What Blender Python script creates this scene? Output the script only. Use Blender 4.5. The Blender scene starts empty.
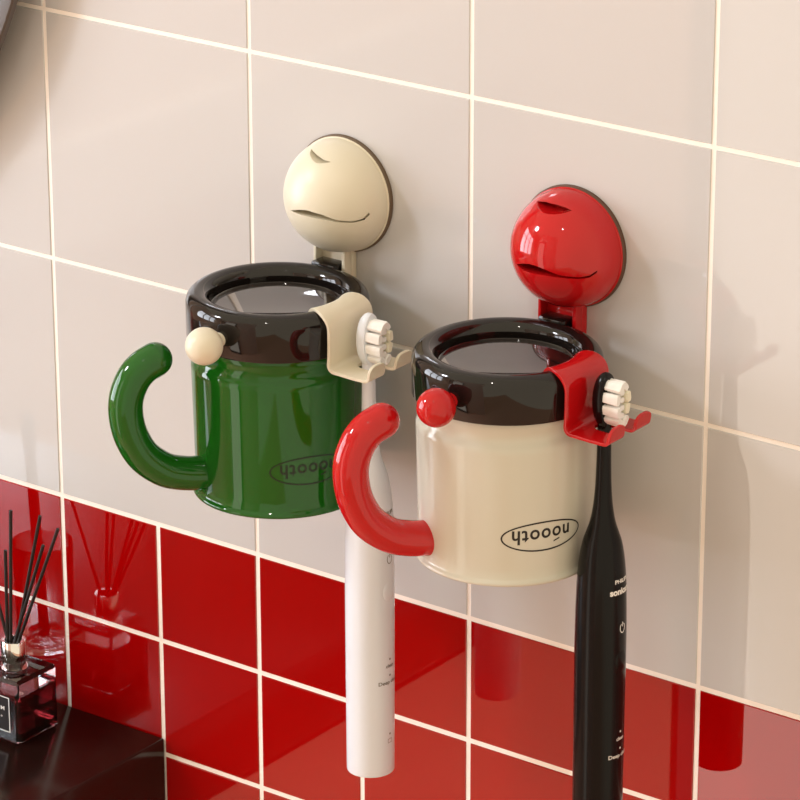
import bpy, bmesh, math, random
from mathutils import Vector, Matrix
from math import sin, cos, pi, radians, sqrt

S = bpy.context.scene
COL = S.collection
S.view_settings.view_transform = 'Standard'
S.view_settings.look = 'None'
S.view_settings.gamma = 1
S.view_settings.use_curve_mapping = False
S.view_settings.exposure = -0.10

# ------------------------------------------------------------------ materials
def mat(name, col, rough=0.3, metal=0.0, ior=1.5, trans=0.0, coat=0.0, sss=0.0, spec=0.5,
        noise=None, bump=None):
    m = bpy.data.materials.new(name)
    m.use_nodes = True
    nt = m.node_tree
    b = nt.nodes['Principled BSDF']
    b.inputs['Base Color'].default_value = (*col, 1)
    b.inputs['Roughness'].default_value = rough
    b.inputs['Metallic'].default_value = metal
    b.inputs['IOR'].default_value = ior
    b.inputs['Transmission Weight'].default_value = trans
    b.inputs['Coat Weight'].default_value = coat
    b.inputs['Coat Roughness'].default_value = 0.03
    b.inputs['Specular IOR Level'].default_value = spec
    if sss:
        b.inputs['Subsurface Weight'].default_value = sss
        b.inputs['Subsurface Radius'].default_value = (0.006, 0.004, 0.002)
        b.inputs['Subsurface Scale'].default_value = 0.6
    if noise:
        scale, amt = noise
        tc = nt.nodes.new('ShaderNodeTexCoord')
        n = nt.nodes.new('ShaderNodeTexNoise')
        n.inputs['Scale'].default_value = scale
        n.inputs['Detail'].default_value = 3
        mx = nt.nodes.new('ShaderNodeMix')
        mx.data_type = 'RGBA'
        mx.inputs[6].default_value = (*[c * (1 - amt) for c in col], 1)
        mx.inputs[7].default_value = (*[min(1, c * (1 + amt)) for c in col], 1)
        nt.links.new(tc.outputs['Object'], n.inputs['Vector'])
        nt.links.new(n.outputs['Fac'], mx.inputs[0])
        nt.links.new(mx.outputs[2], b.inputs['Base Color'])
    if bump:
        scale, dist = bump
        tc = nt.nodes.new('ShaderNodeTexCoord')
        n = nt.nodes.new('ShaderNodeTexNoise')
        n.inputs['Scale'].default_value = scale
        bp = nt.nodes.new('ShaderNodeBump')
        bp.inputs['Strength'].default_value = 1.0
        bp.inputs['Distance'].default_value = dist
        nt.links.new(tc.outputs['Object'], n.inputs['Vector'])
        nt.links.new(n.outputs['Fac'], bp.inputs['Height'])
        nt.links.new(bp.outputs['Normal'], b.inputs['Normal'])
    return m

M = {}
M['tile_beige'] = mat('glazed_beige_tile', (0.588, 0.572, 0.568), 0.03, ior=1.58, noise=(2.5, 0.012))
M['tile_red'] = mat('glazed_red_tile', (0.33, 0.0004, 0.0006), 0.012, ior=1.75, noise=(2.5, 0.03))
M['grout'] = mat('pale_grout', (0.97, 0.90, 0.83), 0.8, spec=0.1, noise=(60, 0.02))
M['cream'] = mat('cream_plastic', (0.745, 0.685, 0.54), 0.36, noise=(20, 0.01))
M['red'] = mat('red_gloss', (0.50, 0.006, 0.008), 0.05, noise=(20, 0.02))
M['green'] = mat('green_enamel', (0.008, 0.100, 0.006), 0.05, noise=(20, 0.02))
M['cream_enamel'] = mat('cream_enamel', (0.625, 0.595, 0.50), 0.13, noise=(20, 0.01))
M['black'] = mat('dark_brown_black_gloss', (0.009, 0.0068, 0.006), 0.05, noise=(20, 0.05))
M['basin'] = mat('mirror_black_basin', (0.016, 0.010, 0.009), 0.02, ior=2.7, noise=(20, 0.05))
M['rubber'] = mat('dark_suction_rubber', (0.13, 0.085, 0.05), 0.5, noise=(30, 0.05))
M['rubber_red'] = mat('dark_suction_rubber_red', (0.10, 0.045, 0.025), 0.5, noise=(30, 0.05))
M['white'] = mat('white_satin_plastic', (0.745, 0.79, 0.86), 0.25, noise=(20, 0.01))
M['brush_black'] = mat('black_satin_plastic', (0.005, 0.004, 0.004), 0.2, spec=0.2, noise=(20, 0.05))
M['bristle'] = mat('white_bristle', (0.90, 0.89, 0.87), 0.6, noise=(400, 0.05))
M['bristle_yellow'] = mat('pale_yellow_bristle', (0.88, 0.85, 0.68), 0.6, noise=(400, 0.05))
M['ink'] = mat('dark_printed_ink', (0.012, 0.008, 0.006), 0.5)
M['ink_green'] = mat('dark_green_printed_ink', (0.002, 0.014, 0.002), 0.3)
M['ink_white'] = mat('white_printed_ink', (0.85, 0.83, 0.80), 0.5)
M['ink_grey'] = mat('grey_printed_ink', (0.16, 0.14, 0.12), 0.5)
M['glass'] = mat('clear_glass', (1, 1, 1), 0.0, trans=1.0, ior=1.5)
M['liquid'] = mat('dark_red_liquid', (0.16, 0.012, 0.016), 0.0, trans=1.0, ior=1.36)
M['chrome'] = mat('polished_chrome', (0.85, 0.83, 0.81), 0.06, metal=1.0)
M['reed'] = mat('black_reed', (0.013, 0.008, 0.006), 0.5, noise=(200, 0.2))
M['cabinet'] = mat('dark_lacquered_wood', (0.012, 0.005, 0.004), 0.16, noise=(6, 0.15))
M['label'] = mat('black_label', (0.010, 0.006, 0.006), 0.4)
M['frame'] = mat('dark_bronze_frame', (0.085, 0.068, 0.058), 0.35, noise=(30, 0.1))
M['mirror'] = mat('mirror_glass', (0.85, 0.85, 0.85), 0.01, metal=1.0)
M['plaster'] = mat('warm_plaster', (0.74, 0.60, 0.50), 0.8, noise=(4, 0.04))
M['floor'] = mat('terracotta_floor', (0.66, 0.40, 0.29), 0.6, noise=(5, 0.05))
M['skirting'] = mat('dark_skirting', (0.014, 0.010, 0.008), 0.5, noise=(8, 0.1))
M['white_paint'] = mat('white_window_paint', (0.75, 0.72, 0.68), 0.4, noise=(8, 0.02))

def emission_mat(name, col, strength):
    m = bpy.data.materials.new(name)
    m.use_nodes = True
    nt = m.node_tree
    nt.nodes.clear()
    e = nt.nodes.new('ShaderNodeEmission')
    e.inputs['Color'].default_value = (*col, 1)
    e.inputs['Strength'].default_value = strength
    o = nt.nodes.new('ShaderNodeOutputMaterial')
    nt.links.new(e.outputs[0], o.inputs[0])
    return m

# ------------------------------------------------------------------ helpers
def tag(o, label=None, cat=None, group=None, kind=None):
    if label: o['label'] = label
    if cat: o['category'] = cat
    if group: o['group'] = group
    if kind: o['kind'] = kind
    return o

def empty(name, loc, rz=0.0):
    e = bpy.data.objects.new(name, None)
    e.empty_display_size = 0.02
    COL.objects.link(e)
    e.location = loc
    e.rotation_euler = (0, 0, rz)
    return e

def smooth(me, ang=32):
    bm = bmesh.new()
    bm.from_mesh(me)
    for f in bm.faces: f.smooth = True
    a = radians(ang)
    for e in bm.edges:
        if len(e.link_faces) == 2 and e.calc_face_angle(0) > a:
            e.smooth = False
    bm.to_mesh(me)
    bm.free()

def link(name, bm, mats, parent=None, ang=32, normals=True, mods=None):
    if normals: bmesh.ops.recalc_face_normals(bm, faces=bm.faces)
    me = bpy.data.meshes.new(name)
    bm.to_mesh(me)
    bm.free()
    if not isinstance(mats, (list, tuple)): mats = [mats]
    for m in mats: me.materials.append(m)
    o = bpy.data.objects.new(name, me)
    COL.objects.link(o)
    if parent: o.parent = parent
    if mods:
        mods(o)
        dg = bpy.context.evaluated_depsgraph_get()
        dg.update()
        ev = o.evaluated_get(dg)
        me2 = bpy.data.meshes.new_from_object(ev)
        o.modifiers.clear()
        o.data = me2
        me2.name = name
        me = me2
    smooth(me, ang)
    return o

def bevel(w, seg=3, ang=30):
    def f(o):
        b = o.modifiers.new('b', 'BEVEL')
        b.width = w; b.segments = seg; b.limit_method = 'ANGLE'; b.angle_limit = radians(ang)
    return f

def box(bm, x0, x1, y0, y1, z0, z1):
    v = [bm.verts.new(p) for p in ((x0,y0,z0),(x1,y0,z0),(x1,y1,z0),(x0,y1,z0),(x0,y0,z1),(x1,y0,z1),(x1,y1,z1),(x0,y1,z1))]
    fs = [bm.faces.new([v[i] for i in q]) for q in ((0,3,2,1),(4,5,6,7),(0,1,5,4),(1,2,6,5),(2,3,7,6),(3,0,4,7))]
    return fs

def lathe(bm, prof, n=96, closed=False, caps=True):
    """prof: list of (r, z); revolve about z"""
    rings = []
    for r, z in prof:
        if r < 1e-7: rings.append([bm.verts.new((0, 0, z))])
        else: rings.append([bm.verts.new((r*cos(2*pi*k/n), r*sin(2*pi*k/n), z)) for k in range(n)])
    pairs = list(zip(rings, rings[1:]))
    if closed: pairs.append((rings[-1], rings[0]))
    for a, b in pairs:
        for k in range(n):
            k2 = (k+1) % n
            if len(a) == 1 and len(b) == 1: continue
            if len(a) == 1: bm.faces.new((a[0], b[k2], b[k]))
            elif len(b) == 1: bm.faces.new((a[k], a[k2], b[0]))
            else: bm.faces.new((a[k], a[k2], b[k2], b[k]))
    if caps and not closed:
        for R in (rings[0], rings[-1]):
            if len(R) > 1: bm.faces.new(R)

def catmull(pts, sub=8):
    P = [Vector(p) for p in pts]
    P = [P[0]*2-P[1]] + P + [P[-1]*2-P[-2]]
    out = []
    for i in range(1, len(P)-2):
        for k in range(sub):
            t = k/sub
            a, b, c, d = P[i-1], P[i], P[i+1], P[i+2]
            out.append(0.5*((2*b)+(c-a)*t+(2*a-5*b+4*c-d)*t*t+(3*b-a-3*c+d)*t**3))
    out.append(P[-2])
    return out

def tube(bm, pts, rad, n=32, up=Vector((0, 0, 1)), side=None):
    """sweep with hemispherical end cap at the last point. side: fixed binormal"""
    L = len(pts)
    rings = []
    tans = []
    for i, p in enumerate(pts):
        t = (pts[min(i+1, L-1)] - pts[max(i-1, 0)]).normalized()
        tans.append(t)
        b = side
        nrm = b.cross(t).normalized()
        rings.append([bm.verts.new(p + rad*(cos(2*pi*k/n)*nrm + sin(2*pi*k/n)*b)) for k in range(n)])
    t = tans[-1]
    nrm = side.cross(t).normalized()
    for j in range(1, 9):
        a = j/9*pi/2
        rings.append([bm.verts.new(pts[-1] + rad*sin(a)*t + rad*cos(a)*(cos(2*pi*k/n)*nrm + sin(2*pi*k/n)*side)) for k in range(n)])
    tip = bm.verts.new(pts[-1] + rad*t)
    for a, b in zip(rings, rings[1:]):
        for k in range(n):
            bm.faces.new((a[k], a[(k+1) % n], b[(k+1) % n], b[k]))
    for k in range(n):
        bm.faces.new((rings[-1][k], rings[-1][(k+1) % n], tip))
    bm.faces.new(rings[0])

def cyl(bm, a, b, r0, r1=None, n=16):
    a, b = Vector(a), Vector(b)
    if r1 is None: r1 = r0
    t = (b-a).normalized()
    s = t.orthogonal().normalized()
    u = t.cross(s)
    A = [bm.verts.new(a + r0*(cos(2*pi*k/n)*s + sin(2*pi*k/n)*u)) for k in range(n)]
    B = [bm.verts.new(b + r1*(cos(2*pi*k/n)*s + sin(2*pi*k/n)*u)) for k in range(n)]
    for k in range(n): bm.faces.new((A[k], A[(k+1) % n], B[(k+1) % n], B[k]))
    bm.faces.new(A); bm.faces.new(B)

def prism_y(bm, outline, y0, y1):
    A = [bm.verts.new((x, y0, z)) for x, z in outline]
    B = [bm.verts.new((x, y1, z)) for x, z in outline]
    n = len(A)
    for k in range(n): bm.faces.new((A[k], A[(k+1) % n], B[(k+1) % n], B[k]))
    bm.faces.new(A); bm.faces.new(B)

def text_bm(bm, body, width, height=None, cx=0.0, cz=0.0, rot180=False, mi=0, bold=0.0, spacing=1.0):
    """flat text in (x, z) centred on cx, cz, scaled to width (and cap height), added to bm; returns verts"""
    cu = bpy.data.curves.new('t', 'FONT')
    cu.body = body
    cu.resolution_u = 4
    cu.offset = bold
    cu.space_character = spacing
    to = bpy.data.objects.new('t', cu)
    COL.objects.link(to)
    dg = bpy.context.evaluated_depsgraph_get()
    dg.update()
    me = bpy.data.meshes.new_from_object(to.evaluated_get(dg))
    bpy.data.objects.remove(to)
    xs = [v.co.x for v in me.vertices]; ys = [v.co.y for v in me.vertices]
    x0, x1, y0, y1 = min(xs), max(xs), min(ys), max(ys)
    sx = width/(x1-x0)
    sy = sx if height is None else height/(y1-y0)
    sg = -1 if rot180 else 1
    vs = [bm.verts.new((cx+sg*(v.co.x-(x0+x1)/2)*sx, 0, cz+sg*(v.co.y-(y0+y1)/2)*sy)) for v in me.vertices]
    for p in me.polygons:
        try:
            f = bm.faces.new([vs[i] for i in p.vertices]); f.material_index = mi
        except ValueError: pass
    bpy.data.meshes.remove(me)
    return vs

def ellipse_ring(bm, a, b, w, cx=0, cz=0, n=96, a0=0.0, a1=2*pi):
    o, i = [], []
    full = abs(a1-a0-2*pi) < 1e-6
    m = n if full else n+1
    for k in range(m):
        t = a0+(a1-a0)*k/n
        o.append(bm.verts.new((cx+(a+w/2)*cos(t), 0, cz+(b+w/2)*sin(t))))
        i.append(bm.verts.new((cx+(a-w/2)*cos(t), 0, cz+(b-w/2)*sin(t))))
    for k in range(m if full else m-1):
        k2 = (k+1) % m
        bm.faces.new((o[k], o[k2], i[k2], i[k]))

def rect(bm, x0, x1, z0, z1):
    bm.faces.new([bm.verts.new(p) for p in ((x0, 0, z0), (x1, 0, z0), (x1, 0, z1), (x0, 0, z1))])

def wrap(bm, rfun, ang, zc, off=0.00015):
    """wrap flat (x,z) art on a vertical surface of revolution around local z, centred at azimuth ang;
    x to the right as seen from outside"""
    for v in bm.verts:
        x, z = v.co.x, v.co.z + zc
        r = rfun(z)
        th = ang + x/r
        v.co = ((r+off)*cos(th), (r+off)*sin(th), z)

# ------------------------------------------------------------------ setting
ZW = 1.65          # a grout crossing of the big tiles
T = 0.15
XL, YF = -1.39, -2.45

def tiles():
    bm = bmesh.new()
    def tile(x0, x1, z0, z1, mi):
        t, c = 0.0, 0.0007
        g = 0.0012
        # tile front at y=0, chamfered rim down to the grout level
        o = [(x0, z0), (x1, z0), (x1, z1), (x0, z1)]
        i = [(x0+c, z0+c), (x1-c, z0+c), (x1-c, z1-c), (x0+c, z1-c)]
        O = [bm.verts.new((x, g, z)) for x, z in o]
        Md = [bm.verts.new((x + (0.25*c if x == x0 else -0.25*c), 0.00085, z + (0.25*c if z == z0 else -0.25*c))) for x, z in o]
        I = [bm.verts.new((x, 0, z)) for x, z in i]
        for A, B in ((O, Md), (Md, I)):
            for k in range(4):
                f = bm.faces.new((A[k], A[(k+1) % 4], B[(k+1) % 4], B[k])); f.material_index = mi
        f = bm.faces.new(I); f.material_index = mi
    x_left, x_right = XL, 1.7
    gb, gr = 0.00095, 0.0012
    # beige rows
    for r in range(-8, 2):
        zt = ZW - r*T
        zb = zt - T
        for c in range(-10, 12):
            x0 = c*T
            if x0 < x_left - T or x0 >= x_right: continue
            tile(max(x0+gb, x_left), min(x0+T-gb, x_right), zb+gb+(0.0002 if r == 1 else 0), zt-gb, 0)
    zt = ZW - 2*T
    h = T/2
    for r in range(18):
        z1 = zt - r*h
        z0 = z1 - h
        for c in range(-20, 24):
            x0 = c*h
            if x0 < x_left - h or x0 >= x_right: continue
            tile(max(x0+gr, x_left), min(x0+h-gr, x_right), z0+gr, z1-gr, 1)
    bmesh.ops.recalc_face_normals(bm, faces=bm.faces)
    # body of the wall (grout)
    fs = box(bm, x_left-0.1, x_right, 0.00065, 0.12, 0, ZW+8*T)
    for f in fs: f.material_index = 2
    me = bpy.data.meshes.new('wall_back')
    bm.to_mesh(me); bm.free()
    for m in ('tile_beige', 'tile_red', 'grout'): me.materials.append(M[m])
    o = bpy.data.objects.new('wall_back', me)
    COL.objects.link(o)
    # open tile shells face the room
    for p in me.polygons: pass
    o['kind'] = 'structure'
    return o
wb = tiles()
# make sure tile faces look at the room
bm = bmesh.new(); bm.from_mesh(wb.data)
for f in bm.faces:
    if f.material_index != 2 and f.normal.y > 0.0: f.normal_flip()
bm.to_mesh(wb.data); bm.free()

def struct(name, bm, m, parent=None, ang=30, mods=None):
    o = link(name, bm, m, parent, ang, mods=mods)
    if not parent: o['kind'] = 'structure'
    return o

bm = bmesh.new(); box(bm, XL-0.1, 2.6, -3.6, 0.12, -0.1, 0.0)
struct('floor', bm, M['floor'])

# left wall with a three-pane window high in it, dark baseboard and a ledge
WY0, WY1, WZ0, WZ1 = -1.78, -0.45, 1.18, 2.26
bm = bmesh.new()
box(bm, XL-0.1, XL, YF-0.1, 0.0, 0, WZ0)
box(bm, XL-0.1, XL, YF-0.1, 0.0, WZ1, 2.85)
box(bm, XL-0.1, XL, YF-0.1, WY0, WZ0, WZ1)
box(bm, XL-0.1, XL, WY1, 0.0, WZ0, WZ1)
struct('wall_left', bm, M['plaster'])
bm = bmesh.new(); box(bm, XL, XL+0.015, YF, 0.0, 0, 0.11)
struct('baseboard_left', bm, M['skirting'])
bm = bmesh.new(); box(bm, XL, XL+0.02, YF, 0.0, 0.81, 0.935)
struct('trim_1', bm, M['white_paint'])

def window_in_left_wall():
    root = empty('window_1', (XL-0.05, (WY0+WY1)/2, WZ0))
    root['kind'] = 'structure'
    hy, hz = (WY1-WY0)/2, WZ1-WZ0
    bm = bmesh.new()
    w = 0.04
    box(bm, -0.03, 0.03, -hy, hy, 0, w); box(bm, -0.03, 0.03, -hy, hy, hz-w, hz)
    box(bm, -0.03, 0.03, -hy, -hy+w, w, hz-w); box(bm, -0.03, 0.03, hy-w, hy, w, hz-w)
    for k in (-1, 1): box(bm, -0.025, 0.025, k*hy/3-0.03, k*hy/3+0.03, w, hz-w)
    box(bm, -0.02, 0.02, -hy+w, hy-w, hz*0.66, hz*0.66+0.025)
    link('window_frame', bm, M['white_paint'], root)
    bm = bmesh.new(); box(bm, -0.045, -0.035, -hy+0.01, hy-0.01, 0.01, hz-0.01)
    p = link('window_pane', bm, emission_mat('bright_sky_behind_pane', (0.90, 0.93, 1.0), KEYW), root)
    return root
KEYW = 10.6
window_in_left_wall()

# front wall: a recessed part on the left, and a projecting part holding an added door-like glow panel
DX0, DX1, DY = -0.775, -0.25, -1.95
bm = bmesh.new()
box(bm, XL-0.1, DX0-0.010, YF-0.1, YF, 0, 2.85)
box(bm, DX0-0.010, DX0, YF-0.1, DY-0.06, 0, 2.85)
box(bm, DX0-0.010, 0.6, DY-0.1, DY-0.02, 2.25, 2.85)
box(bm, DX1+0.04, 0.6, DY-0.1, DY-0.02, 0, 2.25)
struct('wall_front', bm, M['plaster'])
def glow_panel():  # unseen, made up for the bright area mirrored in the right red tiles
    root = empty('glow_panel_1', ((DX0+DX1)/2, DY, 0))
    root['kind'] = 'structure'
    hx = (DX1-DX0)/2
    bm = bmesh.new()
    w = 0.05
    box(bm, -hx-0.010, -hx, -0.05, 0.01, 0, 2.25); box(bm, hx, hx+0.04, -0.03, 0.03, 0, 2.25)
    box(bm, -hx, hx, -0.03, 0.03, 2.2, 2.25); 
    box(bm, -hx, hx, -0.03, 0.03, 0.0, 0.04)
    link('glow_panel_frame', bm, M['skirting'], root)
    bm = bmesh.new(); box(bm, -hx, hx, -0.05, -0.04, 0.0, 2.2)
    link('glow_panel_pane', bm, emission_mat('added_panel_glow', (1.0, 0.88, 0.74), 2.3), root)
glow_panel()

# ------------------------------------------------------------------ lights
w = bpy.data.worlds.new('World'); S.world = w; w.use_nodes = True
bg = w.node_tree.nodes['Background']
bg.inputs[0].default_value = (0.80, 0.69, 0.51, 1)
bg.inputs[1].default_value = 1.42

def area(name, loc, target, size, power, col):
    l = bpy.data.lights.new(name, 'AREA')
    l.shape = 'DISK'; l.size = size; l.energy = power; l.color = col
    o = bpy.data.objects.new(name, l); COL.objects.link(o)
    o.location = loc
    o.rotation_euler = (Vector(target)-Vector(loc)).to_track_quat('-Z', 'Y').to_euler()
    return o
area('added_key_light', (-1.28, -1.30, 2.80), (0.3, 0, 1.5), 0.30, 19, (0.88, 0.92, 1.0))  # extra key light added beside the window to firm up the shadow edges
area('ceiling_spotlight', (0.55, -0.95, 2.75), (0.3, 0, 1.5), 0.035, 1.2, (1.0, 0.93, 0.85))

l = bpy.data.lights.new('added_floor_light', 'SPOT')  # added, unseen; brightens the floor that the red tiles mirror
l.energy = 210; l.spot_size = radians(75); l.spot_blend = 0.6; l.shadow_soft_size = 0.05; l.color = (1.0, 0.9, 0.8)
o = bpy.data.objects.new('added_floor_light', l); COL.objects.link(o); o.location = (-0.9, -1.7, 2.75)
# ------------------------------------------------------------------ wall hooks
RK = 0.0316
def crescent_cutter(pts, y0, y1):
    bm = bmesh.new()
    prism_y(bm, [(a/1000, b/1000) for a, b in pts], y0, y1)
    bmesh.ops.recalc_face_normals(bm, faces=bm.faces)
    me = bpy.data.meshes.new('c'); bm.to_mesh(me); bm.free()
    o = bpy.data.objects.new('c', me); COL.objects.link(o)
    return o

def wall_hook(loc, m, rub, label, smile, eye, X0, X1):
    root = empty('wall_hook', loc)
    tag(root, label, 'hook', 'round wall hooks with a cut smile')
    # hemisphere knob
    bm = bmesh.new()
    prof = [(0.0, RK)]
    N = 40
    prof = [(RK*sin(a), RK*cos(a)) for a in [k/N*pi/2 for k in range(N+1)]]
    prof[0] = (0, RK)
    prof += [(RK+0.0003, -0.0001), (RK+0.0006, -0.0005), (RK+0.0006, -0.0010), (0, -0.0010)]
    lathe(bm, prof, 128, caps=False)
    bmesh.ops.rotate(bm, verts=bm.verts, cent=(0, 0, 0), matrix=Matrix.Rotation(radians(90), 3, 'X'))
    bmesh.ops.translate(bm, verts=bm.verts, vec=(0, -0.0031, 0))
    cs = [crescent_cutter(smile, -0.045, -0.0125), crescent_cutter(eye, -0.045, -0.011)]
    def md(o):
        o.location = (0, 0, 0)
        for c in cs:
            b = o.modifiers.new('x', 'BOOLEAN'); b.operation = 'DIFFERENCE'; b.object = c; b.solver = 'EXACT'
    k = link('knob', bm, m, None, 28, mods=md)
    k.parent = root
    for c in cs: bpy.data.objects.remove(c)
    bm = bmesh.new()
    lathe(bm, [(0, 0.0024), (0.0324, 0.0024), (0.0329, 0.0019), (0.0330, 0.0001), (0, 0.0001)], 96, caps=False)
    bmesh.ops.rotate(bm, verts=bm.verts, cent=(0, 0, 0), matrix=Matrix.Rotation(radians(90), 3, 'X'))
    tag(link('suction_pad', bm, rub, root), 'dark rubber suction pad')
    # U channel arm going down from the knob
    bm = bmesh.new()
    z0, z1 = -0.064, -0.022
    box(bm, X0, X1, -0.0052, -0.0005, z0, z1)
    box(bm, X0, X0+0.0018, -0.0112, -0.0052, z0, z1)
    box(bm, X1-0.0022, X1, -0.0112, -0.0052, z0, z1)
    link('arm', bm, m, root, mods=bevel(0.0003, 2))
    return root

EYE_C = [(-10.5, 27.0), (-6.0, 26.7), (-1.2, 25.9), (3.3, 24.9), (7.6, 24.4), (3.7, 23.4), (0.2, 23.0), (-4.2, 23.9), (-8.0, 25.4)]
EYE_R = [(-13.0, 26.0), (-6.1, 27.4), (1.5, 27.6), (6.9, 26.9), (10.5, 25.9), (7.9, 24.8), (3.4, 23.8), (-2.2, 23.5), (-8.2, 24.3)]
SM_C = [(-12.6, -4.2), (-5, -1.6), (1.7, -0.7), (9.8, -1.9), (16.4, -4.4), (23.2, -5.5), (26.7, -4.6), (28.6, -1.4), (28.9, -2.6), (27.2, -5.4), (23.5, -6.5), (16.2, -5.8), (9.5, -4.8), (1.5, -4.2), (-6, -4.4)]
SM_R = [(-15.2, -5.0), (-9, -2.6), (-4.6, -1.6), (0, -1.7), (4.8, -2.6), (12.4, -5.0), (21.0, -6.0), (24.7, -5.4), (27.4, -3.0), (27.0, -4.4), (24.5, -6.7), (20.9, -7.0), (13.5, -6.6), (4.6, -6.2), (-4.9, -6.6), (-11, -6.4)]
# knob centre sits 3 mm out of the wall
wall_hook((0.2157, 0, 1.5813), M['cream'], M['rubber'],
          'cream round wall hook with a cut smile above the green mug', SM_C, EYE_C, -0.0134, 0.0082)
wall_hook((0.3664, 0, 1.5812), M['red'], M['rubber_red'],
          'red round wall hook with a cut smile above the cream mug', SM_R, EYE_R, -0.0146, 0.0094)

# ------------------------------------------------------------------ ring holders
def ring_holder(loc, ballmat, label, balllabel, tabx):
    root = empty('ring_holder', loc)
    tag(root, label, 'holder', 'black ring holders for the mugs')
    Rm, a = 0.0428, 0.0067
    prof = [(0.0470, -0.0180), (0.0482, -0.0184), (0.0491, -0.0182), (0.0495, -0.0174), (0.0495, -0.0015)]
    for k in range(0, 19):
        t = k/18*pi
        prof.append((Rm+a*cos(t), a*sin(t)))
    prof += [(Rm-a-0.0001, -0.004), (Rm-a+0.0002, -0.0115), (Rm-a+0.0030, -0.0125), (0.0452, -0.0125), (0.0467, -0.0135)]
    bm = bmesh.new()
    lathe(bm, prof, 160, closed=True)
    link('rim', bm, M['black'], root, 40)
    bm = bmesh.new()
    lathe(bm, [(0, -0.0026), (0.0350, -0.0026), (0.03620, -0.0020), (0.0364, -0.0060), (0, -0.0060)], 128, caps=False)
    tag(link('basin_floor', bm, M['basin'], root), 'flat mirror-like black floor')
    bm = bmesh.new()
    bmesh.ops.create_uvsphere(bm, u_segments=48, v_segments=32, radius=0.0101)
    bmesh.ops.translate(bm, verts=bm.verts, vec=(0, -0.0622, -0.0080))
    b = link('ball', bm, ballmat, root, 60)
    b['label'] = balllabel
    bm = bmesh.new()
    cyl(bm, (0, -0.0480, -0.0080), (0, -0.0560, -0.0080), 0.0042, 0.0030, 24)
    link('ball_stem', bm, ballmat, b, 50)
    bm = bmesh.new()
    box(bm, tabx-0.0084, tabx+0.0076, 0.0440, 0.0550, -0.006, 0.0078)
    link('mounting_tab', bm, M['black'], root, mods=bevel(0.0008, 2))
    return root
GX, RX, HY = 0.2162, 0.3671, -0.0605
ring_holder((GX, HY, 1.5367), M['cream'], 'black ring holder with a cream ball on top of the green mug', 'cream ball', 0.2157-GX-0.0027)
ring_holder((RX, HY, 1.5367), M['red'], 'black ring holder with a red ball on top of the cream mug', 'red ball', 0.3664-RX-0.0027)

# ------------------------------------------------------------------ mugs (hanging upside down)
ZB = 1.4287
CUP = [(0.0464, 0.0), (0.0474, 0.0004), (0.0478, 0.0013), (0.0475, 0.0023), (0.0464, 0.0030), (0.0460, 0.0040),
       (0.0460, 0.0090), (0.0473, 0.0720), (0.0472, 0.0745), (0.0462, 0.0765), (0.0450, 0.0780), (0.0447, 0.0800), (0.0449, 0.0830),
       (0.0456, 0.0850), (0.0459, 0.0870), (0.0458, 0.0890), (0.0445, 0.0920), (0.0432, 0.0940), (0.040, 0.0945), (0.0, 0.0945),
       (0.0, 0.0925), (0.040, 0.0925), (0.0432, 0.088), (0.0436, 0.070), (0.0446, 0.001), (0.0452, 0.0)]
def cup_r(z):
    P_ = [p for p in CUP[5:9]]
    for (r0, z0), (r1, z1) in zip(P_, P_[1:]):
        if z0 <= z <= z1: return r0+(r1-r0)*(z-z0)/(z1-z0)
    return 0.0450
HP = [(0.0400, 0.0150), (0.0467, 0.0155), (0.0560, 0.0170), (0.0666, 0.0207), (0.0778, 0.0299), (0.0845, 0.0417), (0.0874, 0.0535),
      (0.0872, 0.0646), (0.0834, 0.0744), (0.0777, 0.0808), (0.0704, 0.0844)]
def mug(x, body, handle, ink, label, hl):
    root = empty('mug', (x, HY, ZB))
    tag(root, label, 'mug', 'mugs hanging upside down in ring holders')
    bm = bmesh.new()
    lathe(bm, CUP, 160, closed=True)
    link('body', bm, body, root, 50)
    u = Vector((-0.500, -0.8655, 0)).normalized()
    side = Vector((-u.y, u.x, 0))
    pts = [u*s + Vector((0, 0, z)) for s, z in [tuple(p) for p in [(q.x, q.y) for q in catmull([Vector((s, z)) for s, z in HP], 8)]]]
    bm = bmesh.new()
    tube(bm, pts, 0.0094, 40, side=side)
    h = link('handle', bm, handle, root, 60)
    if hl: h['label'] = hl
    bm = bmesh.new()
    ellipse_ring(bm, 0.0226, 0.0078, 0.00085)
    text_bm(bm, 'nooooth'.replace('oooo', 'ooo'), 0.0325, 0.0080, -0.0010, 0.0003, rot180=True, bold=0.018, spacing=1.12)
    vs = [bm.verts.new(p) for p in ((0.0054, 0, -0.0041), (0.0090, 0, -0.0030), (0.0090, 0, -0.0022), (0.0054, 0, -0.0033))]
    bm.faces.new(vs)
    wrap(bm, cup_r, radians(-30), 0.0268)
    link('printed_logo', bm, ink, root, 80, normals=False)
    return root
mug(GX, M['green'], M['green'], M['ink_green'], 'green enamel mug hanging upside down with an open curved green handle', None)
mug(RX, M['cream_enamel'], M['red'], M['ink'], 'cream enamel mug hanging upside down with an open curved red handle', 'red handle')

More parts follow.
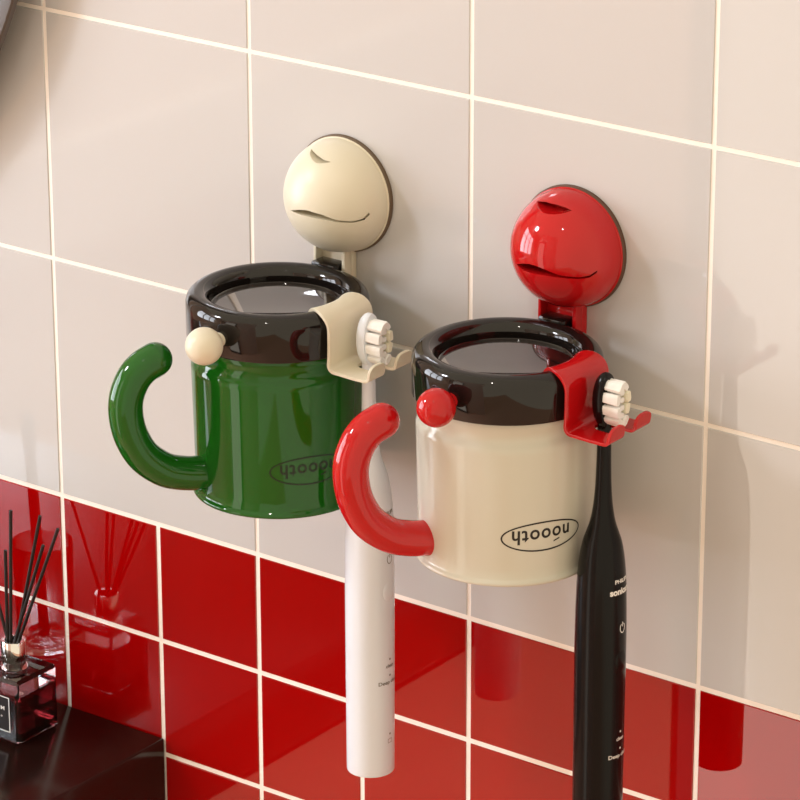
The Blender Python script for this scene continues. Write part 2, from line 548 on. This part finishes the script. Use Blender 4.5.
# ------------------------------------------------------------------ toothbrush clips on the rings
def clip(x, m, label):
    root = empty('toothbrush_clip', (x-0.0004, HY-0.0014, 1.5367))
    tag(root, label, 'clip', 'toothbrush clips hooked over the rings')
    W = 0.0188
    th = 0.0017
    a = 0.0067+0.0010
    # centre line (r, z)
    path = []
    path += [(0.0428-a, -0.0030), (0.0428-a, 0.0)]
    for k in range(1, 13):
        t = pi - k/12*pi
        path.append((0.0428+a*cos(t), a*sin(t)))
    path += [(0.0505, -0.004), (0.0505, -0.010), (0.0503, -0.0175), (0.0500, -0.0205)]
    for k in range(1, 7):
        t = k/6*pi/2
        path.append((0.0500+0.0035*(1-cos(t)), -0.0205-0.0035*sin(t)))
    path += [(0.0575, -0.0241), (0.0600, -0.0242), (0.0625, -0.0243), (0.0650, -0.0244), (0.0675, -0.0244), (0.0700, -0.0244), (0.0735, -0.0244)]
    for k in range(1, 7):
        t = k/6*radians(80)
        path.append((0.0735+0.0030*sin(t), -0.0244+0.0030*(1-cos(t))))
    e0 = path[-1]
    for k in range(1, 10): path.append((e0[0]+0.0007*k*0.17, e0[1]+0.0007*k))
    # refine
    pp = []
    for (a0, b0), (a1, b1) in zip(path, path[1:]):
        n = max(1, int(math.hypot(a1-a0, b1-b0)/0.0008))
        for k in range(n): pp.append((a0+(a1-a0)*k/n, b0+(b1-b0)*k/n))
    pp.append(path[-1])
    L = [0]
    for p, q in zip(pp, pp[1:]): L.append(L[-1]+math.hypot(q[0]-p[0], q[1]-p[1]))
    tot = L[-1]
    # arc length where the shelf slot starts
    s_slot = next(l for l, p in zip(L, pp) if p[0] > 0.0565 and p[1] < -0.02)
    gap = 0.0051
    nv = 10
    bm = bmesh.new()
    for sg in (-1, 1):
        rows = []
        for s, (r, z) in zip(L, pp):
            rr = 0.0045
            g = 0.0
            if s > s_slot:
                d = s-s_slot
                g = gap if d > gap else sqrt(max(0, gap**2-(gap-d)**2))
            hi = W
            e = tot-s
            if e < rr:
                q = rr-sqrt(max(0, rr*rr-(rr-e)**2))
                hi -= q; g += q
            if s < 0.004: hi -= 0.004-sqrt(max(0, 0.004**2-(0.004-s)**2))
            # blend between following the ring and a flat plate
            bl = min(1, max(0, (s-0.010)/0.020)); bl = bl*bl*(3-2*bl)
            if r > 0.0515: bl = 1
            row = []
            for k in range(nv+1):
                v = g+(hi-g)*k/nv
                yy = sg*v
                th_ = yy/0.0480
                xr, yr = r*cos(th_), r*sin(th_)
                # saddle: mid part sits a touch prouder
                xx = xr*(1-bl)+r*bl
                y2 = yr*(1-bl)+yy*bl
                row.append(bm.verts.new((xx, y2, z)))
            rows.append(row)
        for A, B in zip(rows, rows[1:]):
            for k in range(nv):
                try: bm.faces.new((A[k], A[k+1], B[k+1], B[k]) if sg > 0 else (B[k], B[k+1], A[k+1], A[k]))
                except ValueError: pass
    bmesh.ops.remove_doubles(bm, verts=bm.verts, dist=0.00004)
    bmesh.ops.dissolve_degenerate(bm, edges=bm.edges, dist=0.00001)
    def md(o):
        s = o.modifiers.new('s', 'SOLIDIFY'); s.thickness = th; s.offset = 0
        b = o.modifiers.new('b', 'BEVEL'); b.width = 0.00045; b.segments = 2; b.limit_method = 'ANGLE'; b.angle_limit = radians(50)
    o = link('bracket', bm, m, root, 40, mods=md)
    return root
clip(GX, M['cream'], 'cream toothbrush clip hooked over the ring of the green mug')
clip(RX, M['red'], 'red toothbrush clip hooked over the ring of the cream mug')

# ------------------------------------------------------------------ electric toothbrushes
BP = [(0.0, 0.0), (0.0100, 0.0), (0.0120, 0.0006), (0.0129, 0.0022), (0.0132, 0.005), (0.0134, 0.06), (0.0135, 0.12), (0.0131, 0.145), (0.0127, 0.155),
      (0.0120, 0.1635), (0.0110, 0.1705), (0.0099, 0.1755), (0.0084, 0.1800), (0.0068, 0.1850), (0.0056, 0.1910), (0.0047, 0.1985), (0.0041, 0.2080),
      (0.0037, 0.2250), (0.0036, 0.2400), (0.0034, 0.2455), (0.0, 0.2465)]
def brush_r(z):
    for (r0, z0), (r1, z1) in zip(BP, BP[1:]):
        if z0 <= z <= z1 and z1 > z0: return r0+(r1-r0)*(z-z0)/(z1-z0)
    return 0.0134
def toothbrush(x, m, ink, ink2, label, headlabel):
    root = empty('electric_toothbrush', (x, HY, 1.2755))
    tag(root, label, 'toothbrush', 'electric toothbrushes hanging from clips')
    bm = bmesh.new()
    pr = [(v.x, v.y) for v in catmull([Vector(p) for p in BP[3:-2]], 4)]
    lathe(bm, BP[:3] + pr + BP[-2:], 64, caps=False)
    link('handle', bm, m, root, 50)
    # prints face +x
    bm = bmesh.new()
    text_bm(bm, 'PHILIPS', 0.0102, 0.0022, 0, 0.1558, bold=0.03)
    text_bm(bm, 'sonicare', 0.0165, 0.0036, 0, 0.1502, bold=0.045)
    wrap(bm, brush_r, 0, 0)
    link('printed_name', bm, ink, root, 80, normals=False)
    bm = bmesh.new()
    zc = 0.1292
    ellipse_ring(bm, 0.0019, 0.0026, 0.0005, 0, zc, 40, radians(118), radians(422))
    rect(bm, -0.00025, 0.00025, zc+0.0008, zc+0.0034)
    wrap(bm, brush_r, 0, 0)
    link('power_symbol', bm, ink, root, 80, normals=False)
    # mode button
    bm = bmesh.new()
    bmesh.ops.create_uvsphere(bm, u_segments=32, v_segments=16, radius=1.0)
    bmesh.ops.scale(bm, verts=bm.verts, vec=(0.0016, 0.0048, 0.0078))
    bmesh.ops.translate(bm, verts=bm.verts, vec=(0.0124, 0, 0.1105))
    link('button', bm, m, root, 60)
    for word, wd, ht, zt, zd in (('clean', 0.0060, 0.0022, 0.0662, 0.0700), ('Deep clean', 0.0155, 0.0029, 0.0562, 0.0604)):
        bm = bmesh.new()
        text_bm(bm, word, wd, ht, 0, zt, bold=0.02)
        wrap(bm, brush_r, 0, 0)
        mk = link('mode_mark', bm, ink2, root, 80, normals=False)
        bm = bmesh.new()
        ellipse_ring(bm, 0.0003, 0.00035, 0.0006, 0, zd, 16)
        wrap(bm, brush_r, 0, 0)
        link('indicator_dot', bm, ink2, mk, 80, normals=False)
    bm = bmesh.new()
    zb = 0.0207
    rect(bm, -0.0016, 0.0016, zb+0.0010, zb+0.00125); rect(bm, -0.0016, 0.0016, zb-0.00125, zb-0.0010)
    rect(bm, -0.0016, -0.00135, zb-0.0010, zb+0.0010); rect(bm, 0.00135, 0.0016, zb-0.0010, zb+0.0010)
    wrap(bm, brush_r, 0, 0)
    mk = link('battery_mark', bm, ink2, root, 80, normals=False)
    bm = bmesh.new()
    ellipse_ring(bm, 0.0003, 0.00035, 0.0006, 0, 0.0250, 16)
    wrap(bm, brush_r, 0, 0)
    link('indicator_dot', bm, ink2, mk, 80, normals=False)
    # head
    zc = 0.2519
    bm = bmesh.new()
    n = 48
    rings = []
    for (xx, ky) in ((-0.0052, 0.45), (-0.0047, 0.66), (-0.0036, 0.84), (-0.0020, 0.95), (-0.0006, 1.0), (0.0012, 1.0), (0.0021, 0.97), (0.0024, 0.90)):
        rings.append([bm.verts.new((xx, ky*0.0072*cos(2*pi*k/n), zc+(0.0150*ky)*sin(2*pi*k/n))) for k in range(n)])
    for A, B in zip(rings, rings[1:]):
        for k in range(n): bm.faces.new((A[k], A[(k+1) % n], B[(k+1) % n], B[k]))
    bm.faces.new(rings[0]); bm.faces.new(rings[-1])
    h = link('brush_head', bm, m, root, 45)
    if headlabel: h['label'] = headlabel
    # bristle tufts
    rnd = random.Random(4)
    def tuft(cy, cz, ry, rz, x1, rot=0.0, mm='bristle', n=14):
        bm = bmesh.new()
        rings = []
        for xx, k_ in ((0.0020, 0.92), (0.0060, 0.97), (x1-0.0005, 1.02), (x1, 0.93)):
            R_ = []
            for k in range(n*2):
                t = 2*pi*k/(n*2)
                f = k_*(1+0.05*cos(7*t))
                ex = 0.62
                ay = math.copysign(abs(cos(t))**ex, cos(t))*ry*f
                az = math.copysign(abs(sin(t))**ex, sin(t))*rz*f
                R_.append(bm.verts.new((xx, cy+ay*cos(rot)-az*sin(rot), zc+cz+ay*sin(rot)+az*cos(rot))))
            rings.append(R_)
        for A, B in zip(rings, rings[1:]):
            m_ = len(A)
            for k in range(m_): bm.faces.new((A[k], A[(k+1) % m_], B[(k+1) % m_], B[k]))
        bm.faces.new(rings[-1]); bm.faces.new(rings[0])
        link('bristle_tuft', bm, M[mm], h, 40)
    A_, B_ = 0.0046, 0.0104
    for k in range(8):
        t = 2*pi*(k+0.5)/8
        t = math.atan2(sin(t)*1.0, cos(t)*1.25)
        cy, cz = A_*cos(t), B_*sin(t)
        tang = math.atan2(B_*cos(t), -A_*sin(t))
        tuft(cy, cz, 0.0029, 0.0017, 0.0118 - (0.0006 if k % 2 else 0), tang, 'bristle_yellow' if k in (0, 7) else 'bristle')
    for cz in (-0.0062, -0.0021, 0.0021, 0.0062):
        tuft(0, cz, 0.0019, 0.0014, 0.0106, 0.0)
    return root
toothbrush(GX+0.0612, M['white'], M['ink_grey'], M['ink_grey'],
           'white electric toothbrush hanging head up in the cream clip', None)
toothbrush(RX+0.0604, M['brush_black'], M['ink_white'], M['ink_white'],
           'black electric toothbrush hanging head up in the red clip', 'black oval head with white bristles')

# ------------------------------------------------------------------ cabinet
CZ = 1.2112
bm = bmesh.new(); box(bm, -0.375, 0.375, -0.1585, 0.1585, -0.0265, 0.0272)
sh = link('wall_shelf', bm, M['cabinet'], mods=bevel(0.0013, 3))
sh.location = (0.0764-0.375, -0.1588, CZ-0.0272)
tag(sh, 'thick dark lacquered shelf on the red tiles in the lower left corner', 'shelf')

# ------------------------------------------------------------------ reed diffuser
BXc, BYc = -0.0045, -0.0425
dif = empty('reed_diffuser', (BXc, BYc, CZ))
tag(dif, 'square glass reed diffuser bottle with chrome collar on the dark cabinet', 'diffuser')
hw, H = 0.0182, 0.0412
bm = bmesh.new()
fs = box(bm, -hw, hw, -hw, hw, 0.0, H)
# cavity (normals inwards)
c = hw-0.0024
inner = box(bm, -c, c, -c, c, 0.0045, H-0.0115)
def glassmod(o):
    b = o.modifiers.new('b', 'BEVEL'); b.width = 0.0020; b.segments = 1; b.limit_method = 'ANGLE'; b.angle_limit = radians(30)
bmesh.ops.recalc_face_normals(bm, faces=bm.faces)
for f in inner:
    if (f.calc_center_median()-Vector((0, 0, H/2-0.003))).dot(f.normal) > 0: f.normal_flip()
for f in fs:
    if (f.calc_center_median()-Vector((0, 0, H/2))).dot(f.normal) < 0: f.normal_flip()
link('bottle', bm, M['glass'], dif, 10, normals=False, mods=glassmod)
# bevelled inner liquid
c += 0.00008
bm = bmesh.new(); box(bm, -c, c, -c, c, 0.0044, H-0.0114)
link('liquid', bm, M['liquid'], dif, 20, mods=bevel(0.0006, 1))
bm = bmesh.new()
lathe(bm, [(0.0060, 0.0), (0.0085, 0.0002), (0.0072, 0.0035), (0.0066, 0.005), (0.0066, 0.0070), (0.0058, 0.0070)], 48, closed=True)
bmesh.ops.translate(bm, verts=bm.verts, vec=(0, 0, H))
link('neck', bm, M['glass'], dif, 40)
bm = bmesh.new()
lathe(bm, [(0.0052, 0.0), (0.0073, 0.0), (0.0076, 0.0004), (0.0076, 0.0128), (0.0073, 0.0132), (0.0052, 0.0132), (0.0050, 0.0126), (0.0050, 0.0004)], 64, closed=True)
bmesh.ops.translate(bm, verts=bm.verts, vec=(0, 0, H+0.0045))
link('collar', bm, M['chrome'], dif, 40)
bm = bmesh.new()
lathe(bm, [(0, 0.0), (0.0049, 0.0), (0.0049, 0.0102), (0, 0.0102)], 32, caps=False)
bmesh.ops.translate(bm, verts=bm.verts, vec=(0, 0, H+0.0038))
link('stopper', bm, M['reed'], dif, 40)
bm = bmesh.new(); box(bm, -0.0122, 0.0122, -hw-0.00035, -hw-0.00005, 0.0073, 0.0304)
lb = link('label', bm, M['label'], dif)
bm = bmesh.new()
y = -hw-0.0005
for (x0, x1, z0, z1) in ((-0.0120, 0.0120, 0.0074, 0.0080), (-0.0120, 0.0120, 0.0297, 0.0303), (-0.0120, -0.0114, 0.008, 0.0297), (0.0114, 0.0120, 0.008, 0.0297)):
    rect(bm, x0, x1, z0, z1)
text_bm(bm, 'M', 0.0030, 0.0026, 0.0065, 0.0225, bold=0.03)
text_bm(bm, 'o', 0.0012, 0.0011, 0.0055, 0.0170, bold=0.03)
for v in bm.verts: v.co.y = y
link('label_print', bm, M['ink_white'], lb, normals=False)
ztop = H+0.0166
for k, (px_, pz_, py_, bx, by) in enumerate([
        (0.0030, 1.3571, -0.0480, -0.0005, -0.0020), (-0.0045, 1.3291, -0.046, -0.0024, -0.0025),
        (0.0262, 1.3594, -0.0480, 0.0020, -0.0010), (0.0268, 1.3405, -0.0470, 0.0012, -0.0025),
        (0.0399, 1.3547, -0.0480, 0.0030, -0.0015), (-0.0340, 1.3420, -0.0400, -0.0030, 0.0000)]):
    bm = bmesh.new()
    a = Vector((bx-(px_-BXc)*0.10, by-(py_-BYc)*0.10, H+0.0045))
    a = Vector((bx, by, H+0.0120))
    b = Vector((px_-BXc, py_-BYc, pz_-CZ))
    cyl(bm, a, b, 0.00105, 0.00105, 12)
    r = link('reed', bm, M['reed'], dif, 50)

# ------------------------------------------------------------------ tumbler with a dark toothbrush (seen in the tiles)
TX, TY = -0.066, -0.0530
tu = empty('tumbler', (TX, TY, CZ))
tag(tu, 'clear glass tumbler standing on the cabinet beside the reed diffuser, mirrored in the red tiles', 'tumbler')
bm = bmesh.new()
lathe(bm, [(0, 0.0002), (0.0165, 0.0002), (0.0178, 0.0012), (0.0195, 0.074), (0.0190, 0.0746), (0.0185, 0.074), (0.0168, 0.0085), (0.0150, 0.0070), (0, 0.0068)], 72, caps=False)
link('glass', bm, M['glass'], tu, 40)
tb = empty('manual_toothbrush', (TX-0.0010, TY, CZ+0.0075))
tag(tb, 'dark toothbrush standing in the glass tumbler, mirrored in the red tiles', 'toothbrush')
bm = bmesh.new(); box(bm, -0.0035, 0.0035, -0.0022, 0.0022, 0.0010, 0.125)
for v in bm.verts: v.co.x -= 0.05*v.co.z
link('handle', bm, M['reed'], tb, mods=bevel(0.0015, 3))
bm = bmesh.new(); box(bm, -0.005, 0.005, -0.0022, 0.0022, 0.1255, 0.150)
for v in bm.verts: v.co.x -= 0.05*v.co.z
link('head', bm, M['reed'], tb, mods=bevel(0.002, 3))

# ------------------------------------------------------------------ round mirror, top left corner
mr = empty('round_mirror', (-0.2790, 0, 1.7715))
tag(mr, 'round dark-framed mirror on the beige tiles in the top left corner', 'mirror')
def ycyl(bm, prof, n=160):
    lathe(bm, prof, n, closed=True)
    bmesh.ops.rotate(bm, verts=bm.verts, cent=(0, 0, 0), matrix=Matrix.Rotation(radians(90), 3, 'X'))
R_ = 0.300
bm = bmesh.new()
ycyl(bm, [(R_-0.030, 0.0200), (R_-0.030, 0.0242), (R_-0.0290, 0.025), (R_-0.0010, 0.025), (R_, 0.0240), (R_, 0.0202), (R_-0.0006, 0.0195)])
link('frame', bm, M['frame'], mr, 40)
bm = bmesh.new()
lathe(bm, [(0, 0.0205), (R_-0.0301, 0.0205), (R_-0.0301, 0.0235), (0, 0.0235)], 160, caps=False)
bmesh.ops.rotate(bm, verts=bm.verts, cent=(0, 0, 0), matrix=Matrix.Rotation(radians(90), 3, 'X'))
link('mirror_glass', bm, M['mirror'], mr, 40)
bm = bmesh.new()
lathe(bm, [(0, 0.0002), (R_-0.05, 0.0002), (R_-0.05, 0.0194), (0, 0.0194)], 120, caps=False)
bmesh.ops.rotate(bm, verts=bm.verts, cent=(0, 0, 0), matrix=Matrix.Rotation(radians(90), 3, 'X'))
link('backing', bm, M['frame'], mr, 40)

# ------------------------------------------------------------------ camera
cd = bpy.data.cameras.new('camera')
cd.sensor_width = 36
cd.lens = 36*3747.0/800
cd.clip_start = 0.05
co = bpy.data.objects.new('camera', cd)
COL.objects.link(co)
co.location = (1.4025, -1.5417, 2.2073)
Rm = Matrix.Rotation(0.6407, 3, 'Z') @ Matrix.Rotation(1.2042, 3, 'X') @ Matrix.Rotation(-0.0018, 3, 'Z')
co.rotation_euler = Rm.to_euler()
S.camera = co
S.cycles.max_bounces = 14
S.cycles.transmission_bounces = 12
S.cycles.transparent_max_bounces = 12
S.cycles.caustics_reflective = False
